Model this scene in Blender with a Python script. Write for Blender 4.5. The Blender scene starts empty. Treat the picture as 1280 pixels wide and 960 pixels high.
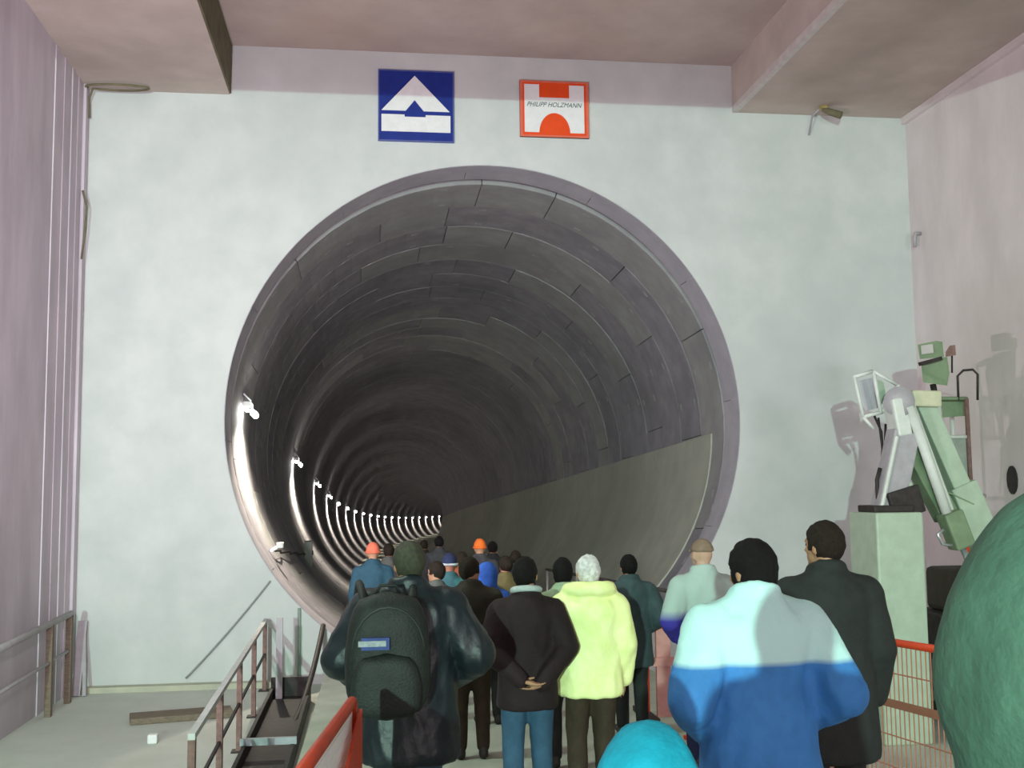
import bpy, math, random
import numpy as np
from mathutils import Vector, Matrix, noise as mnoise

random.seed(7)
scene = bpy.context.scene
COL = scene.collection
# ------------------------------------------------------------------ camera
# world: x right, y into the tunnel, z up; origin = centre of the portal in the plane of the end wall
FPX, YAW, PITCH, ROLL = 1370.0, .1319, .0966, -.0109
CAM = np.array([-2.394, -21.378, -1.411])
_f = np.array([math.sin(YAW) * math.cos(PITCH), math.cos(YAW) * math.cos(PITCH), math.sin(PITCH)])
_r = np.array([math.cos(YAW), -math.sin(YAW), 0.0])
_u = np.cross(_r, _f)
_r, _u = math.cos(ROLL) * _r + math.sin(ROLL) * _u, -math.sin(ROLL) * _r + math.cos(ROLL) * _u
cd = bpy.data.cameras.new('camera')
cam = bpy.data.objects.new('camera', cd)
COL.objects.link(cam)
cd.sensor_width = 36.0
cd.lens = 36.0 * FPX / 1280.0
cd.clip_start, cd.clip_end = .05, 1000
cam.matrix_world = Matrix(((_r[0], _u[0], -_f[0], CAM[0]), (_r[1], _u[1], -_f[1], CAM[1]),
                           (_r[2], _u[2], -_f[2], CAM[2]), (0, 0, 0, 1)))
scene.camera = cam


def at(x, y, Y):
    """world point in the plane y = Y that the photograph shows at pixel (x, y)"""
    d = FPX * _f + (x - 640) * _r - (y - 480) * _u
    return CAM + d * (Y - CAM[1]) / d[1]


def atx(x, y, X):
    d = FPX * _f + (x - 640) * _r - (y - 480) * _u
    return CAM + d * (X - CAM[0]) / d[0]


def atz(x, y, Z):
    d = FPX * _f + (x - 640) * _r - (y - 480) * _u
    return CAM + d * (Z - CAM[2]) / d[2]


# ------------------------------------------------------------------ world, lights, exposure
world = bpy.data.worlds.new('world')
scene.world = world
world.use_nodes = True
bgn = world.node_tree.nodes['Background']
bgn.inputs[0].default_value = (.80, .80, .86, 1)
bgn.inputs[1].default_value = .035
scene.view_settings.view_transform = 'Standard'
scene.view_settings.look = 'None'
scene.view_settings.gamma = 1
scene.view_settings.use_curve_mapping = False
scene.view_settings.exposure = -.28


def lamp(name, typ, loc, target, energy, color, **kw):
    l = bpy.data.lights.new(name, typ)
    l.energy = energy
    l.color = color
    for k, v in kw.items():
        setattr(l, k, v)
    o = bpy.data.objects.new(name, l)
    COL.objects.link(o)
    o.location = loc
    o.rotation_euler = (Vector(target) - Vector(loc)).to_track_quat('-Z', 'Y').to_euler()
    return o


# greenish metal-halide floodlight on a tall mast behind the visitors, and a pinkish work light low on the left floor
GREEN_L = (-7.0, -37.0, .45)
PINK_L = (-5.2, -14.0, -1.2)
lamp('green_flood', 'SPOT', GREEN_L, (1.0, 0, -.5), 25000, (.62, 1.0, .82), spot_size=math.radians(62), spot_blend=.25, shadow_soft_size=.10)
lamp('pink_work_light', 'SPOT', PINK_L, (-2.0, 0, 6.5), 5200, (1.0, .82, .95), spot_size=math.radians(125), spot_blend=1.0, shadow_soft_size=.06)
lamp('pink_fill', 'AREA', (2.5, -44, -.5), (1, -6, 2.5), 3000, (1.0, .86, .92), shape='RECTANGLE', size=6, size_y=2)  # unseen broad fill, added to lift the people and the ceiling
lamp('roof_lamp', 'AREA', (-5.2, -13.0, 4.7), (-5.2, -11.0, -5), 420, (.76, 1.0, .84), shape='RECTANGLE', size=1.2, size_y=.5)

# ------------------------------------------------------------------ materials
MATS = {}


def mat(name, c1, c2=None, scale=3.0, rough=.85, bump=.0, metallic=0.0, detail=6, stretch=(1, 1, 1), c3=None, lo=.35, hi=.65, spec=.3, bscale=None):
    """procedural surface: two or three tones mixed by layered noise, with fine relief"""
    if name in MATS:
        return MATS[name]
    m = bpy.data.materials.new(name)
    m.use_nodes = True
    nt = m.node_tree
    b = nt.nodes['Principled BSDF']
    b.inputs['Roughness'].default_value = rough
    b.inputs['Metallic'].default_value = metallic
    b.inputs['Specular IOR Level'].default_value = spec
    c2 = c2 or tuple(x * .8 for x in c1)
    tc = nt.nodes.new('ShaderNodeTexCoord')
    mp = nt.nodes.new('ShaderNodeMapping')
    mp.inputs['Scale'].default_value = stretch
    nt.links.new(tc.outputs['Object'], mp.inputs[0])
    n = nt.nodes.new('ShaderNodeTexNoise')
    n.inputs['Scale'].default_value = scale
    n.inputs['Detail'].default_value = detail
    n.inputs['Roughness'].default_value = .6
    nt.links.new(mp.outputs[0], n.inputs['Vector'])
    cr = nt.nodes.new('ShaderNodeValToRGB')
    cr.color_ramp.elements[0].position = lo
    cr.color_ramp.elements[1].position = hi
    cr.color_ramp.elements[0].color = (*c2, 1)
    cr.color_ramp.elements[1].color = (*c1, 1)
    nt.links.new(n.outputs['Fac'], cr.inputs[0])
    out = cr.outputs[0]
    if c3:
        n2 = nt.nodes.new('ShaderNodeTexNoise')
        n2.inputs['Scale'].default_value = scale * .23
        n2.inputs['Detail'].default_value = 4
        nt.links.new(tc.outputs['Object'], n2.inputs['Vector'])
        r2 = nt.nodes.new('ShaderNodeValToRGB')
        r2.color_ramp.elements[0].position = .48
        r2.color_ramp.elements[1].position = .72
        r2.color_ramp.elements[0].color = (0, 0, 0, 1)
        r2.color_ramp.elements[1].color = (.75, .75, .75, 1)
        nt.links.new(n2.outputs['Fac'], r2.inputs[0])
        mx = nt.nodes.new('ShaderNodeMixRGB')
        nt.links.new(r2.outputs[0], mx.inputs[0])
        nt.links.new(out, mx.inputs[1])
        mx.inputs[2].default_value = (*c3, 1)
        out = mx.outputs[0]
    nt.links.new(out, b.inputs['Base Color'])
    if bump:
        nb = nt.nodes.new('ShaderNodeTexNoise')
        nb.inputs['Scale'].default_value = bscale or scale * 6
        nb.inputs['Detail'].default_value = 5
        nt.links.new(mp.outputs[0], nb.inputs['Vector'])
        bp = nt.nodes.new('ShaderNodeBump')
        bp.inputs['Strength'].default_value = bump
        bp.inputs['Distance'].default_value = .02
        nt.links.new(nb.outputs['Fac'], bp.inputs['Height'])
        nt.links.new(bp.outputs[0], b.inputs['Normal'])
    MATS[name] = m
    return m


def emit(name, col, strength):
    m = bpy.data.materials.new(name)
    m.use_nodes = True
    b = m.node_tree.nodes['Principled BSDF']
    b.inputs['Base Color'].default_value = (*col, 1)
    b.inputs['Emission Color'].default_value = (*col, 1)
    b.inputs['Emission Strength'].default_value = strength
    return m


def banded(name, zcut, low, high, soft=.02, rough=.75):
    """cloth in two colours: yoke above the seam, body below"""
    m = mat(name, low, tuple(x * .8 for x in low), 9, rough, .15)
    nt = m.node_tree
    b = nt.nodes['Principled BSDF']
    src = b.inputs['Base Color'].links[0].from_socket
    tc = nt.nodes.new('ShaderNodeTexCoord')
    sp = nt.nodes.new('ShaderNodeSeparateXYZ')
    nt.links.new(tc.outputs['Object'], sp.inputs[0])
    mr = nt.nodes.new('ShaderNodeMapRange')
    mr.inputs[1].default_value = zcut - soft
    mr.inputs[2].default_value = zcut + soft
    nt.links.new(sp.outputs[2], mr.inputs[0])
    mx = nt.nodes.new('ShaderNodeMixRGB')
    nt.links.new(mr.outputs[0], mx.inputs[0])
    nt.links.new(src, mx.inputs[1])
    mx.inputs[2].default_value = (*high, 1)
    nt.links.new(mx.outputs[0], b.inputs['Base Color'])
    return m


M_WALL = mat('end_wall_concrete', (.62, .635, .625), (.54, .565, .555), 1.1, .9, .25, c3=(.50, .525, .52))
M_SIDEL = mat('left_wall_concrete', (.62, .55, .61), (.50, .445, .50), 1.6, .8, .25, stretch=(1, 1, .25), c3=(.43, .38, .41))
M_SIDER = mat('right_wall_concrete', (.78, .69, .70), (.68, .60, .60), 1.3, .85, .25, stretch=(1, 1, .4), c3=(.58, .51, .48))
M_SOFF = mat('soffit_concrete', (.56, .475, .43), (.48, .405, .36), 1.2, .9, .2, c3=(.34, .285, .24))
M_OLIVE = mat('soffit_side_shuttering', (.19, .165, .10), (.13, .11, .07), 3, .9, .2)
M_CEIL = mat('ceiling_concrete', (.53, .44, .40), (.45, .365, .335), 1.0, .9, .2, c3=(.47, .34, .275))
M_FLOOR = mat('floor_concrete', (.60, .62, .57), (.53, .55, .50), .9, .85, .2, c3=(.47, .50, .45))
M_RAMP = mat('ramp_concrete', (.42, .44, .37), (.34, .36, .30), 2, .9, .3)
M_SEG = mat('lining_concrete', (.31, .295, .325), (.225, .215, .245), 1.8, .8, .3, stretch=(1, 1, 1), c3=(.17, .165, .18))
M_SEG2 = mat('lining_concrete_pale', (.34, .34, .34), (.27, .265, .275), 1.6, .8, .3, c3=(.22, .22, .23))
M_JOINT = mat('joint_gasket', (.06, .06, .06), (.04, .04, .04), 4, .95)  # plain dark backing seen between the lining segments
M_POCKET = mat('bolt_pocket_mortar', (.42, .42, .42), (.30, .30, .30), 8, .9)
M_COLLAR = mat('portal_collar_concrete', (.46, .44, .49), (.39, .37, .42), 2, .85, .2)
M_PANEL = mat('cladding_concrete', (.44, .45, .385), (.37, .385, .33), 1.2, .85, .15, c3=(.33, .35, .29))
M_STEEL = mat('galvanised_steel', (.52, .54, .55), (.42, .44, .45), 12, .38, .05, metallic=.7)
M_DARK = mat('dark_steel', (.045, .035, .033), (.025, .02, .02), 8, .6, .1)
M_RUST = mat('rust_painted_steel', (.26, .15, .13), (.17, .10, .095), 14, .75, .2)
M_WOOD = mat('weathered_timber', (.24, .19, .14), (.15, .12, .09), 8, .85, .3, stretch=(1, 6, 6))
M_RED = mat('red_orange_paint', (.62, .055, .015), (.50, .04, .012), 7, .5, .05)
M_WHITE = mat('white_paint', (.80, .80, .80), (.74, .74, .75), 7, .5)
M_BLUE = mat('sign_blue', (.010, .028, .24), (.008, .022, .20), 5, .45)
M_ORANGE = mat('sign_orange', (.80, .075, .010), (.74, .065, .009), 5, .5)
M_SIGNRED = mat('sign_edge_orange', (.72, .16, .10), (.66, .14, .09), 5, .5)
M_INK = mat('sign_lettering', (.10, .12, .13), (.08, .10, .11), 5, .6)
M_MACH = mat('machine_pale_green_paint', (.44, .53, .42), (.38, .46, .36), 5, .5, .05)
M_MACHG = mat('machine_dull_green_paint', (.22, .29, .18), (.17, .23, .14), 5, .55, .05)
M_MACHW = mat('machine_white_paint', (.66, .67, .64), (.58, .6, .56), 6, .45, .05)
M_LILAC = mat('machine_grey_paint', (.42, .39, .42), (.36, .33, .36), 6, .5, .05)
M_RUBBER = mat('rubber', (.03, .03, .03), (.02, .02, .02), 10, .8)
M_LAMP = emit('lamp_tube_glow', (1.0, .97, .90), 60)

# ------------------------------------------------------------------ mesh helpers


class MB:
    def __init__(s):
        s.v, s.f, s.m = [], [], []

    def add(s, v, f, mi=0):
        o = len(s.v)
        s.v += [tuple(map(float, p)) for p in v]
        s.f += [tuple(i + o for i in q) for q in f]
        s.m += [mi] * len(f)
        return s

    def box(s, c, size, rot=None, mi=0):
        hx, hy, hz = [x / 2 for x in size]
        vs = [Vector((x, y, z)) for x in (-hx, hx) for y in (-hy, hy) for z in (-hz, hz)]
        if rot is not None:
            vs = [rot @ v for v in vs]
        c = Vector(c)
        return s.add([v + c for v in vs], [(0, 1, 3, 2), (4, 6, 7, 5), (0, 4, 5, 1), (2, 3, 7, 6), (0, 2, 6, 4), (1, 5, 7, 3)], mi)

    def bbox(s, lo, hi, mi=0):
        return s.box([(a + b) / 2 for a, b in zip(lo, hi)], [abs(b - a) for a, b in zip(lo, hi)], None, mi)

    def beam(s, a, b, w, h, up=(0, 0, 1), mi=0):
        """rectangular bar from a to b; w across, h along 'up'"""
        a, b = Vector(a), Vector(b)
        d = b - a
        z = d.normalized()
        x = Vector(up).cross(z)
        if x.length < 1e-5:
            x = Vector((1, 0, 0))
        x.normalize()
        y = z.cross(x)
        return s.box((a + b) / 2, (w, h, d.length), Matrix((x, y, z)).transposed(), mi)

    def tube(s, pts, r, n=10, mi=0, closed=False):
        pts = [Vector(p) for p in pts]
        rr = r if isinstance(r, (list, tuple)) else [r] * len(pts)
        rings = []
        up = None
        for i, p in enumerate(pts):
            if closed:
                t = pts[(i + 1) % len(pts)] - pts[i - 1]
            else:
                t = pts[min(i + 1, len(pts) - 1)] - pts[max(i - 1, 0)]
            t.normalize()
            if up is None:
                up = Vector((0, 0, 1)) if abs(t.z) < .9 else Vector((0, 1, 0))
            x = up.cross(t)
            if x.length < 1e-4:
                x = Vector((1, 0, 0)).cross(t)
            x.normalize()
            y = t.cross(x)
            up = y
            rings.append([p + (x * math.cos(2 * math.pi * k / n) + y * math.sin(2 * math.pi * k / n)) * rr[i] for k in range(n)])
        v = [q for rg in rings for q in rg]
        f = []
        L = len(rings)
        for i in range(L if closed else L - 1):
            j = (i + 1) % L
            for k in range(n):
                f.append((i * n + k, i * n + (k + 1) % n, j * n + (k + 1) % n, j * n + k))
        if not closed:
            f.append(tuple(range(n))[::-1])
            f.append(tuple((L - 1) * n + k for k in range(n)))
        return s.add(v, f, mi)

    def prism(s, poly, fn, d0, d1, mi=0):
        """extrude a 2D polygon: fn(u, v, d) -> world point"""
        n = len(poly)
        v = [fn(u, w, d0) for u, w in poly] + [fn(u, w, d1) for u, w in poly]
        f = [tuple(range(n)), tuple(range(2 * n - 1, n - 1, -1))]
        f += [(i, i + n, (i + 1) % n + n, (i + 1) % n) for i in range(n)]
        return s.add(v, f, mi)

    def mesh(s, name, mats, smooth=False):
        me = bpy.data.meshes.new(name)
        me.from_pydata(s.v, [], s.f)
        for m in (mats if isinstance(mats, (list, tuple)) else [mats]):
            me.materials.append(m)
        me.polygons.foreach_set('material_index', s.m)
        me.update()
        import bmesh
        bm = bmesh.new()
        bm.from_mesh(me)
        bmesh.ops.recalc_face_normals(bm, faces=bm.faces)
        bm.to_mesh(me)
        bm.free()
        if smooth:
            me.polygons.foreach_set('use_smooth', [True] * len(me.polygons))
        return me

    def build(s, name, mats, parent=None, smooth=False, bevel=0):
        o = bpy.data.objects.new(name, s.mesh(name, mats, smooth))
        COL.objects.link(o)
        if parent is not None:
            o.parent = parent
            o.matrix_parent_inverse = Matrix.Translation(parent.location).inverted() if parent.rotation_euler.z == 0 else parent_matrix(parent).inverted()
        if bevel:
            b = o.modifiers.new('bevel', 'BEVEL')
            b.width = bevel
            b.segments = 2
            b.limit_method = 'ANGLE'
        return o


def parent_matrix(p):
    return Matrix.Translation(p.location) @ p.rotation_euler.to_matrix().to_4x4()


def tag(o, label=None, cat=None, group=None, kind=None):
    for k, v in (('label', label), ('category', cat), ('group', group), ('kind', kind)):
        if v:
            o[k] = v
    return o


def empty(name, loc=(0, 0, 0)):
    o = bpy.data.objects.new(name, None)
    COL.objects.link(o)
    o.location = [float(x) for x in loc]
    o.empty_display_size = .2
    return o


def struct(o):
    o['kind'] = 'structure'
    return o


# ------------------------------------------------------------------ setting: the start shaft
XL, XR, XA, XB = -7.755, 8.945, -5.08, 5.137
ZS, ZC, Z0 = 6.37, 7.37, -5.0
RP = 5.1                       # radius of the opening
SLOPE = .041
YB = -46.0                     # back of the hall


def ground(y):
    return -4.09 - SLOPE * y


# end wall with the round opening (real thickness, hole cut through)
N = 128
b = MB()
T = .5
ring_in = [(RP * math.cos(2 * math.pi * k / N), RP * math.sin(2 * math.pi * k / N)) for k in range(N)]
ring_out = []
X0, X1, Zb, Zt = XL - .3, XR + .3, Z0 - .3, 8.0
for (cx, cz) in ring_in:
    s = min((X1 / cx if cx > 0 else X0 / cx) if abs(cx) > 1e-6 else 1e9, (Zt / cz if cz > 0 else Zb / cz) if abs(cz) > 1e-6 else 1e9)
    ring_out.append((cx * s, cz * s))
for yy, flip in ((0, False), (T, True)):
    v = [(x, yy, z) for x, z in ring_in] + [(x, yy, z) for x, z in ring_out]
    f = [(k, (k + 1) % N, N + (k + 1) % N, N + k) for k in range(N)]
    b.add(v, f)
    # corners of the rectangle
    for cx, cz in ((X0, Zb), (X0, Zt), (X1, Zb), (X1, Zt)):
        ks = [k for k in range(N) if (abs(ring_out[k][0] - cx) < 1e-6) != (abs(ring_out[(k + 1) % N][0] - cx) < 1e-6)
              and ring_out[k][0] * cx > 0 and ring_out[k][1] * cz > 0]
        for k in ks:
            a, c = ring_out[k], ring_out[(k + 1) % N]
            b.add([(a[0], yy, a[1]), (cx, yy, cz), (c[0], yy, c[1])], [(0, 1, 2)])
v = [(x, 0, z) for x, z in ring_in] + [(x, T, z) for x, z in ring_in]
b.add(v, [(k, (k + 1) % N, N + (k + 1) % N, N + k) for k in range(N)])
wall_end = struct(b.build('wall_end', M_WALL))
# shallow shuttering joints left on the wall face: thin recessed-looking ribs
b = MB().bbox((XL - .3, YB, Z0 - .3), (XL, 0, 8)); wall_left = struct(b.build('wall_left', M_SIDEL))
b = MB().bbox((XR, YB, Z0 - .3), (XR + .3, 0, 8)); wall_right = struct(b.build('wall_right', M_SIDER))
b = MB().bbox((XL - .3, YB - .3, Z0 - .3), (XR + .3, YB, 8)); struct(b.build('wall_back', M_SIDEL))
b = MB().bbox((XL, YB, Z0 - .3), (XR, 0, Z0)); struct(b.build('floor', M_FLOOR))
# head of the shaft: high ceiling strip between two deep soffits; the hall roof behind is lower
b = MB().bbox((XA, -9, ZC), (XB, 0, 8)); struct(b.build('ceiling', M_CEIL))
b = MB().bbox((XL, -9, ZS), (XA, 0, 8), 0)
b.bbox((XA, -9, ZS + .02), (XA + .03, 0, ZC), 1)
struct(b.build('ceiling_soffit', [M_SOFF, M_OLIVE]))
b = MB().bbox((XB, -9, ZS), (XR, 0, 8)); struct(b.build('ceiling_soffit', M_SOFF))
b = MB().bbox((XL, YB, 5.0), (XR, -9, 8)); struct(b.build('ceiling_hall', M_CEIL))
# steel angle along the lower edge of the right soffit
b = MB().bbox((XB - .012, -9, ZS - .012), (XB + .10, 0, ZS), 0).bbox((XB - .012, -9, ZS), (XB, 0, ZS + .12), 0)
tr = struct(b.build('trim_1', mat('pale_angle', (.62, .58, .56), (.54, .50, .48), 6, .6)))
# fillet between right soffit and right wall
b = MB().bbox((XR - .10, -9, ZS - .14), (XR, 0, ZS)); struct(b.build('trim_2', M_SIDER))
# vertical shuttering ribs on the left wall beside the corner
b = MB()
for i, (y0, w, t) in enumerate(((-.10, .20, .06), (-.55, .12, .018), (-.95, .16, .022), (-1.5, .10, .015), (-2.0, .18, .02))):
    b = MB().bbox((XL, y0 - w, Z0), (XL + t, y0, ZS))
    struct(b.build('trim_%d' % (3 + i), M_SIDEL))
# kerb strip where the end wall meets the floor on the left
b = MB().bbox((XL, -.25, Z0), (-3.7, 0, Z0 + .10)); struct(b.build('baseboard_end', mat('kerb', (.52, .51, .40), (.44, .44, .36), 3, .9, .2)))

# sloping ramp the visitors walk on: solid embankment falling towards the portal
RX0, RX1 = -2.95, 1.35
b = MB()
v = [(RX0, YB, ground(YB)), (RX1, YB, ground(YB)), (RX1, 0, ground(0)), (RX0, 0, ground(0)),
     (RX0, YB, Z0), (RX1, YB, Z0), (RX1, 0, Z0), (RX0, 0, Z0)]
b.add(v, [(0, 1, 2, 3), (7, 6, 5, 4), (0, 4, 5, 1), (1, 5, 6, 2), (2, 6, 7, 3), (3, 7, 4, 0)])
struct(b.build('floor_ramp', M_RAMP))

# ------------------------------------------------------------------ tunnel
S_C, R_H, R_V = 41.0, 1430.0, 10900.0


def path(s):
    """centre line: straight fall, then a wide bend to the right that levels out"""
    e = max(0.0, s - S_C)
    p = np.array([e * e / (2 * R_H), s, -SLOPE * s + e * e / (2 * R_V)])
    t = np.array([e / R_H, 1.0, -SLOPE + e / R_V])
    t /= np.linalg.norm(t)
    r = np.array([t[1], -t[0], 0.0]); r /= np.linalg.norm(r)
    u = np.cross(r, t)
    return p, r, u, t


def tp(s, ang, rad):
    p, r, u, t = path(s)
    return p + r * (rad * math.cos(ang)) + u * (rad * math.sin(ang))


tunnel = struct(empty('wall_tunnel', (0, 0, 0)))
RW, RI, S0 = 1.6, 5.078, .95
# collar ring at the mouth, cast in bays
NB = 12
for k in range(NB):
    a0, a1 = 2 * math.pi * (k + .15) / NB, 2 * math.pi * (k + 1.15) / NB
    b = MB()
    n = 12
    g = .0012
    for (r0, r1, s0, s1) in ((RP - .014, RP - .002, .004, S0),):
        vs = []
        for i in range(n + 1):
            a = a0 + g + (a1 - a0 - 2 * g) * i / n
            for (rr, ss) in ((r0, s0), (r0, s1), (r1, s1), (r1, s0)):
                vs.append((rr * math.cos(a), ss - SLOPE * 0, rr * math.sin(a)))
        f = []
        for i in range(n):
            for q in range(4):
                f.append((i * 4 + q, i * 4 + (q + 1) % 4, (i + 1) * 4 + (q + 1) % 4, (i + 1) * 4 + q))
        f += [(0, 1, 2, 3), (n * 4 + 3, n * 4 + 2, n * 4 + 1, n * 4)]
        b.add(vs, f)
    b.build('collar_bay', M_COLLAR, tunnel)

NEAR = 14


def segment_mesh(s0, s1, a0, a1, rad, pockets):
    b = MB()
    n = 9
    th = .22
    ga, gs = .0020, .007
    vs = []
    bev = .010
    prof = [(rad, s0 + gs + bev), (rad, s1 - gs - bev), (rad + bev, s1 - gs), (rad + th, s1 - gs), (rad + th, s0 + gs), (rad + bev, s0 + gs)]
    for i in range(n + 1):
        a = a0 + ga + (a1 - a0 - 2 * ga) * i / n
        for rr, ss in prof:
            vs.append(tp(ss, a, rr))
    f = []
    for i in range(n):
        for q in range(6):
            f.append((i * 6 + q, i * 6 + (q + 1) % 6, (i + 1) * 6 + (q + 1) % 6, (i + 1) * 6 + q))
    f += [tuple(range(6)), tuple(n * 6 + q for q in range(5, -1, -1))]
    b.add(vs, f)
    for (fa, fs) in pockets:
        a = a0 + (a1 - a0) * fa
        s = s0 + (s1 - s0) * fs
        da, ds = .016, .055
        q = [tp(s - ds, a - da, rad - .006), tp(s + ds, a - da, rad - .006), tp(s + ds, a + da, rad - .006), tp(s - ds, a + da, rad - .006)]
        q2 = [tp(s - ds, a - da, rad + .03), tp(s + ds, a - da, rad + .03), tp(s + ds, a + da, rad + .03), tp(s - ds, a + da, rad + .03)]
        b.add(q + q2, [(0, 1, 2, 3), (0, 4, 5, 1), (1, 5, 6, 2), (2, 6, 7, 3), (3, 7, 4, 0)], 1)
    return b


rng = random.Random(3)
KEY = math.radians(18)
REST = (2 * math.pi - KEY) / 7
for i in range(NEAR):
    s0, s1 = S0 + i * RW, S0 + (i + 1) * RW
    # dark gasket band behind the joints
    b = MB()
    n = 64
    vs = [tp(s, 2 * math.pi * k / n, RI + .10) for s in (s0, s1) for k in range(n)] + [tp(s, 2 * math.pi * k / n, RI + .3) for s in (s0, s1) for k in range(n)]
    f = [(k, (k + 1) % n, n + (k + 1) % n, n + k) for k in range(n)] + [(2 * n + k, 3 * n + k, 3 * n + (k + 1) % n, 2 * n + (k + 1) % n) for k in range(n)]
    b.add(vs, f)
    ringo = b.build('lining_ring', M_JOINT, tunnel, smooth=True)
    off = math.radians(72) + (i % 2) * REST * .5 + (0.10 if i % 4 > 1 else 0)
    edges = [off, off + KEY]
    for k in range(7):
        edges.append(edges[-1] + REST)
    for k in range(8):
        pk = [(.18, .16), (.18, .84), (.82, .16), (.82, .84)] if k else []
        if i > 8:
            pk = pk[:2]
        segment_mesh(s0, s1, edges[k], edges[k + 1], RI + rng.uniform(-.008, .012), pk).build(
            'lining_segment', [rng.choice((M_SEG, M_SEG, M_SEG2)), M_POCKET], ringo)
# farther rings, too fine to pick apart: one ribbed tube
b = MB()
n = 72
s = S0 + NEAR * RW
prev = None
vs, f = [], []
while s < 420:
    w = RW if s < 150 else RW * 3
    rj = RI + rng.uniform(-.012, .012)
    for ss in (s + .02, s + w - .02):
        vs += [tp(ss, 2 * math.pi * k / n, rj) for k in range(n)]
    for ss in (s + w - .02, s + w + .02):
        pass
    s += w
nr = len(vs) // n
for i in range(nr - 1):
    for k in range(n):
        f.append((i * n + k, i * n + (k + 1) % n, (i + 1) * n + (k + 1) % n, (i + 1) * n + k))
b.add(vs, f)
tag(b.build('far_lining', M_SEG, tunnel), kind='stuff')
# tunnel deck: the ramp carried on between the haunches
b = MB()
vs, f = [], []
ss = [0.0] + [S0 + i * 6 for i in range(70)]
for s in ss:
    p, r, u, t = path(s)
    c = p + u * -4.09
    hw = 2.95
    vs += [c - r * hw, c + r * hw, c + r * hw - u * .25, c - r * hw - u * .25]
for i in range(len(ss) - 1):
    for q in range(4):
        f.append((i * 4 + q, i * 4 + (q + 1) % 4, (i + 1) * 4 + (q + 1) % 4, (i + 1) * 4 + q))
f += [(3, 2, 1, 0)]
b.add(vs, f)
struct(b.build('floor_tunnel', M_RAMP))
# smooth cladding on the lower right flank, from the spring line down
ANG_TOP, ANG_BOT = math.radians(-1.8), math.radians(-54)
s = S0 + .8
bay = 0
while s < 330:
    L = 4.8 if s < 40 else 24.0
    b = MB()
    na, nl = 10, (2 if L < 10 else 6)
    rin, rout = RI - .035, RI + .02
    vs = []
    for j in range(nl + 1):
        sj = s + .008 + (L - .016) * j / nl
        for i in range(na + 1):
            a = ANG_TOP + (ANG_BOT - ANG_TOP) * i / na
            vs.append(tp(sj, a, rin))
        for i in range(na + 1):
            a = ANG_TOP + (ANG_BOT - ANG_TOP) * i / na
            vs.append(tp(sj, a, rout))
    m = 2 * (na + 1)
    f = []
    for j in range(nl):
        for i in range(na):
            f.append((j * m + i, j * m + i + 1, (j + 1) * m + i + 1, (j + 1) * m + i))
        f.append((j * m, (j + 1) * m, (j + 1) * m + na + 1, j * m + na + 1))
    f.append(tuple(range(na + 1)) + tuple(range(2 * na + 1, na, -1)))
    b.add(vs, f)
    b.build('cladding_bay', M_PANEL, tunnel, smooth=False)
    s += L
    bay += 1

# ------------------------------------------------------------------ tunnel lamps on the left flank
LAMP_A = math.radians(174.5)


def make_tunnel_lamp(s, first, idx, big):
    p, r, u, t = path(s)
    Rm = Matrix((r, t, u)).transposed().to_4x4()
    base = tp(s, LAMP_A, RI)
    o = empty('tunnel_lamp', base)
    o.rotation_euler = Rm.to_euler()
    P = Matrix.Translation(o.location) @ Rm
    k = 1.0

    def part(b, name, m, smooth=False, par=None):
        me = b.mesh(name, m, smooth)
        q = bpy.data.objects.new(name, me)
        COL.objects.link(q)
        q.parent = par or o
        return q
    if big:
        part(MB().bbox((-.01, -.12, -.05), (.03, .12, .40)), 'wall_plate', M_STEEL)
        part(MB().beam((.02, 0, .34), (.20, 0, .16), .05, .03), 'bracket', M_STEEL)
        hs = part(MB().bbox((.06, -.30, .02), (.22, .30, .12)), 'housing', M_WHITE)
        part(MB().tube([(.10, -.28, 0), (.10, .28, 0)], .045, 10), 'tube', M_LAMP, True)
        part(MB().tube([(.27, -.28, -.12), (.27, .28, -.12)], .065, 10), 'tube', M_LAMP, True)
        part(MB().tube([(.10, .26, .09), (.27, .26, -.12)], .02, 8), 'tube_holder', M_STEEL)
        part(MB().tube([(.10, -.26, .09), (.27, -.26, -.12)], .02, 8), 'tube_holder', M_STEEL)
    else:
        part(MB().bbox((-.01, -.3, .02), (.20, .3, .14)), 'housing', M_WHITE)
        part(MB().tube([(.14, -.28, -.08), (.14, .28, -.08)], .12, 8), 'tube', M_LAMP, True)
    l = bpy.data.lights.new('lamp_light', 'SPOT')
    l.energy = 1900
    l.color = (1.0, .89, .71)
    l.spot_size = math.radians(140)
    l.spot_blend = 1.0
    l.shadow_soft_size = .06
    lo = bpy.data.objects.new('lamp_light', l)
    COL.objects.link(lo)
    lo.parent = o
    lo.location = (.60, 0, -.22)
    lo.rotation_euler = (0, math.radians(14), 0)
    return o


NL = 23
words = ['second', 'third', 'fourth', 'fifth', 'sixth', 'seventh', 'eighth', 'ninth', 'tenth', 'eleventh', 'twelfth', 'thirteenth', 'fourteenth', 'fifteenth',
         'sixteenth', 'seventeenth', 'eighteenth', 'nineteenth', 'twentieth', 'twenty-first', 'twenty-second']
for i in range(NL):
    s = 2.5 + 16.5 * i
    o = make_tunnel_lamp(s, i == 0, i, i < 4)
    lab = 'largest, brightest white lamp on the left tunnel wall, nearest the portal' if i == 0 else (
        'smallest white lamp, last and farthest of the left tunnel wall row' if i == NL - 1 else
        '%s white lamp from the portal on the left tunnel wall' % words[i - 1])
    tag(o, lab, 'lamp', 'lamps along the left tunnel wall')

# cable bracket and cabinet low on the left flank
def flank(s, ang):
    p, r, u, t = path(s)
    n = -(r * math.cos(ang) + u * math.sin(ang))
    return Vector(tp(s, ang, RI)), Vector(n), Vector(t)


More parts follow.
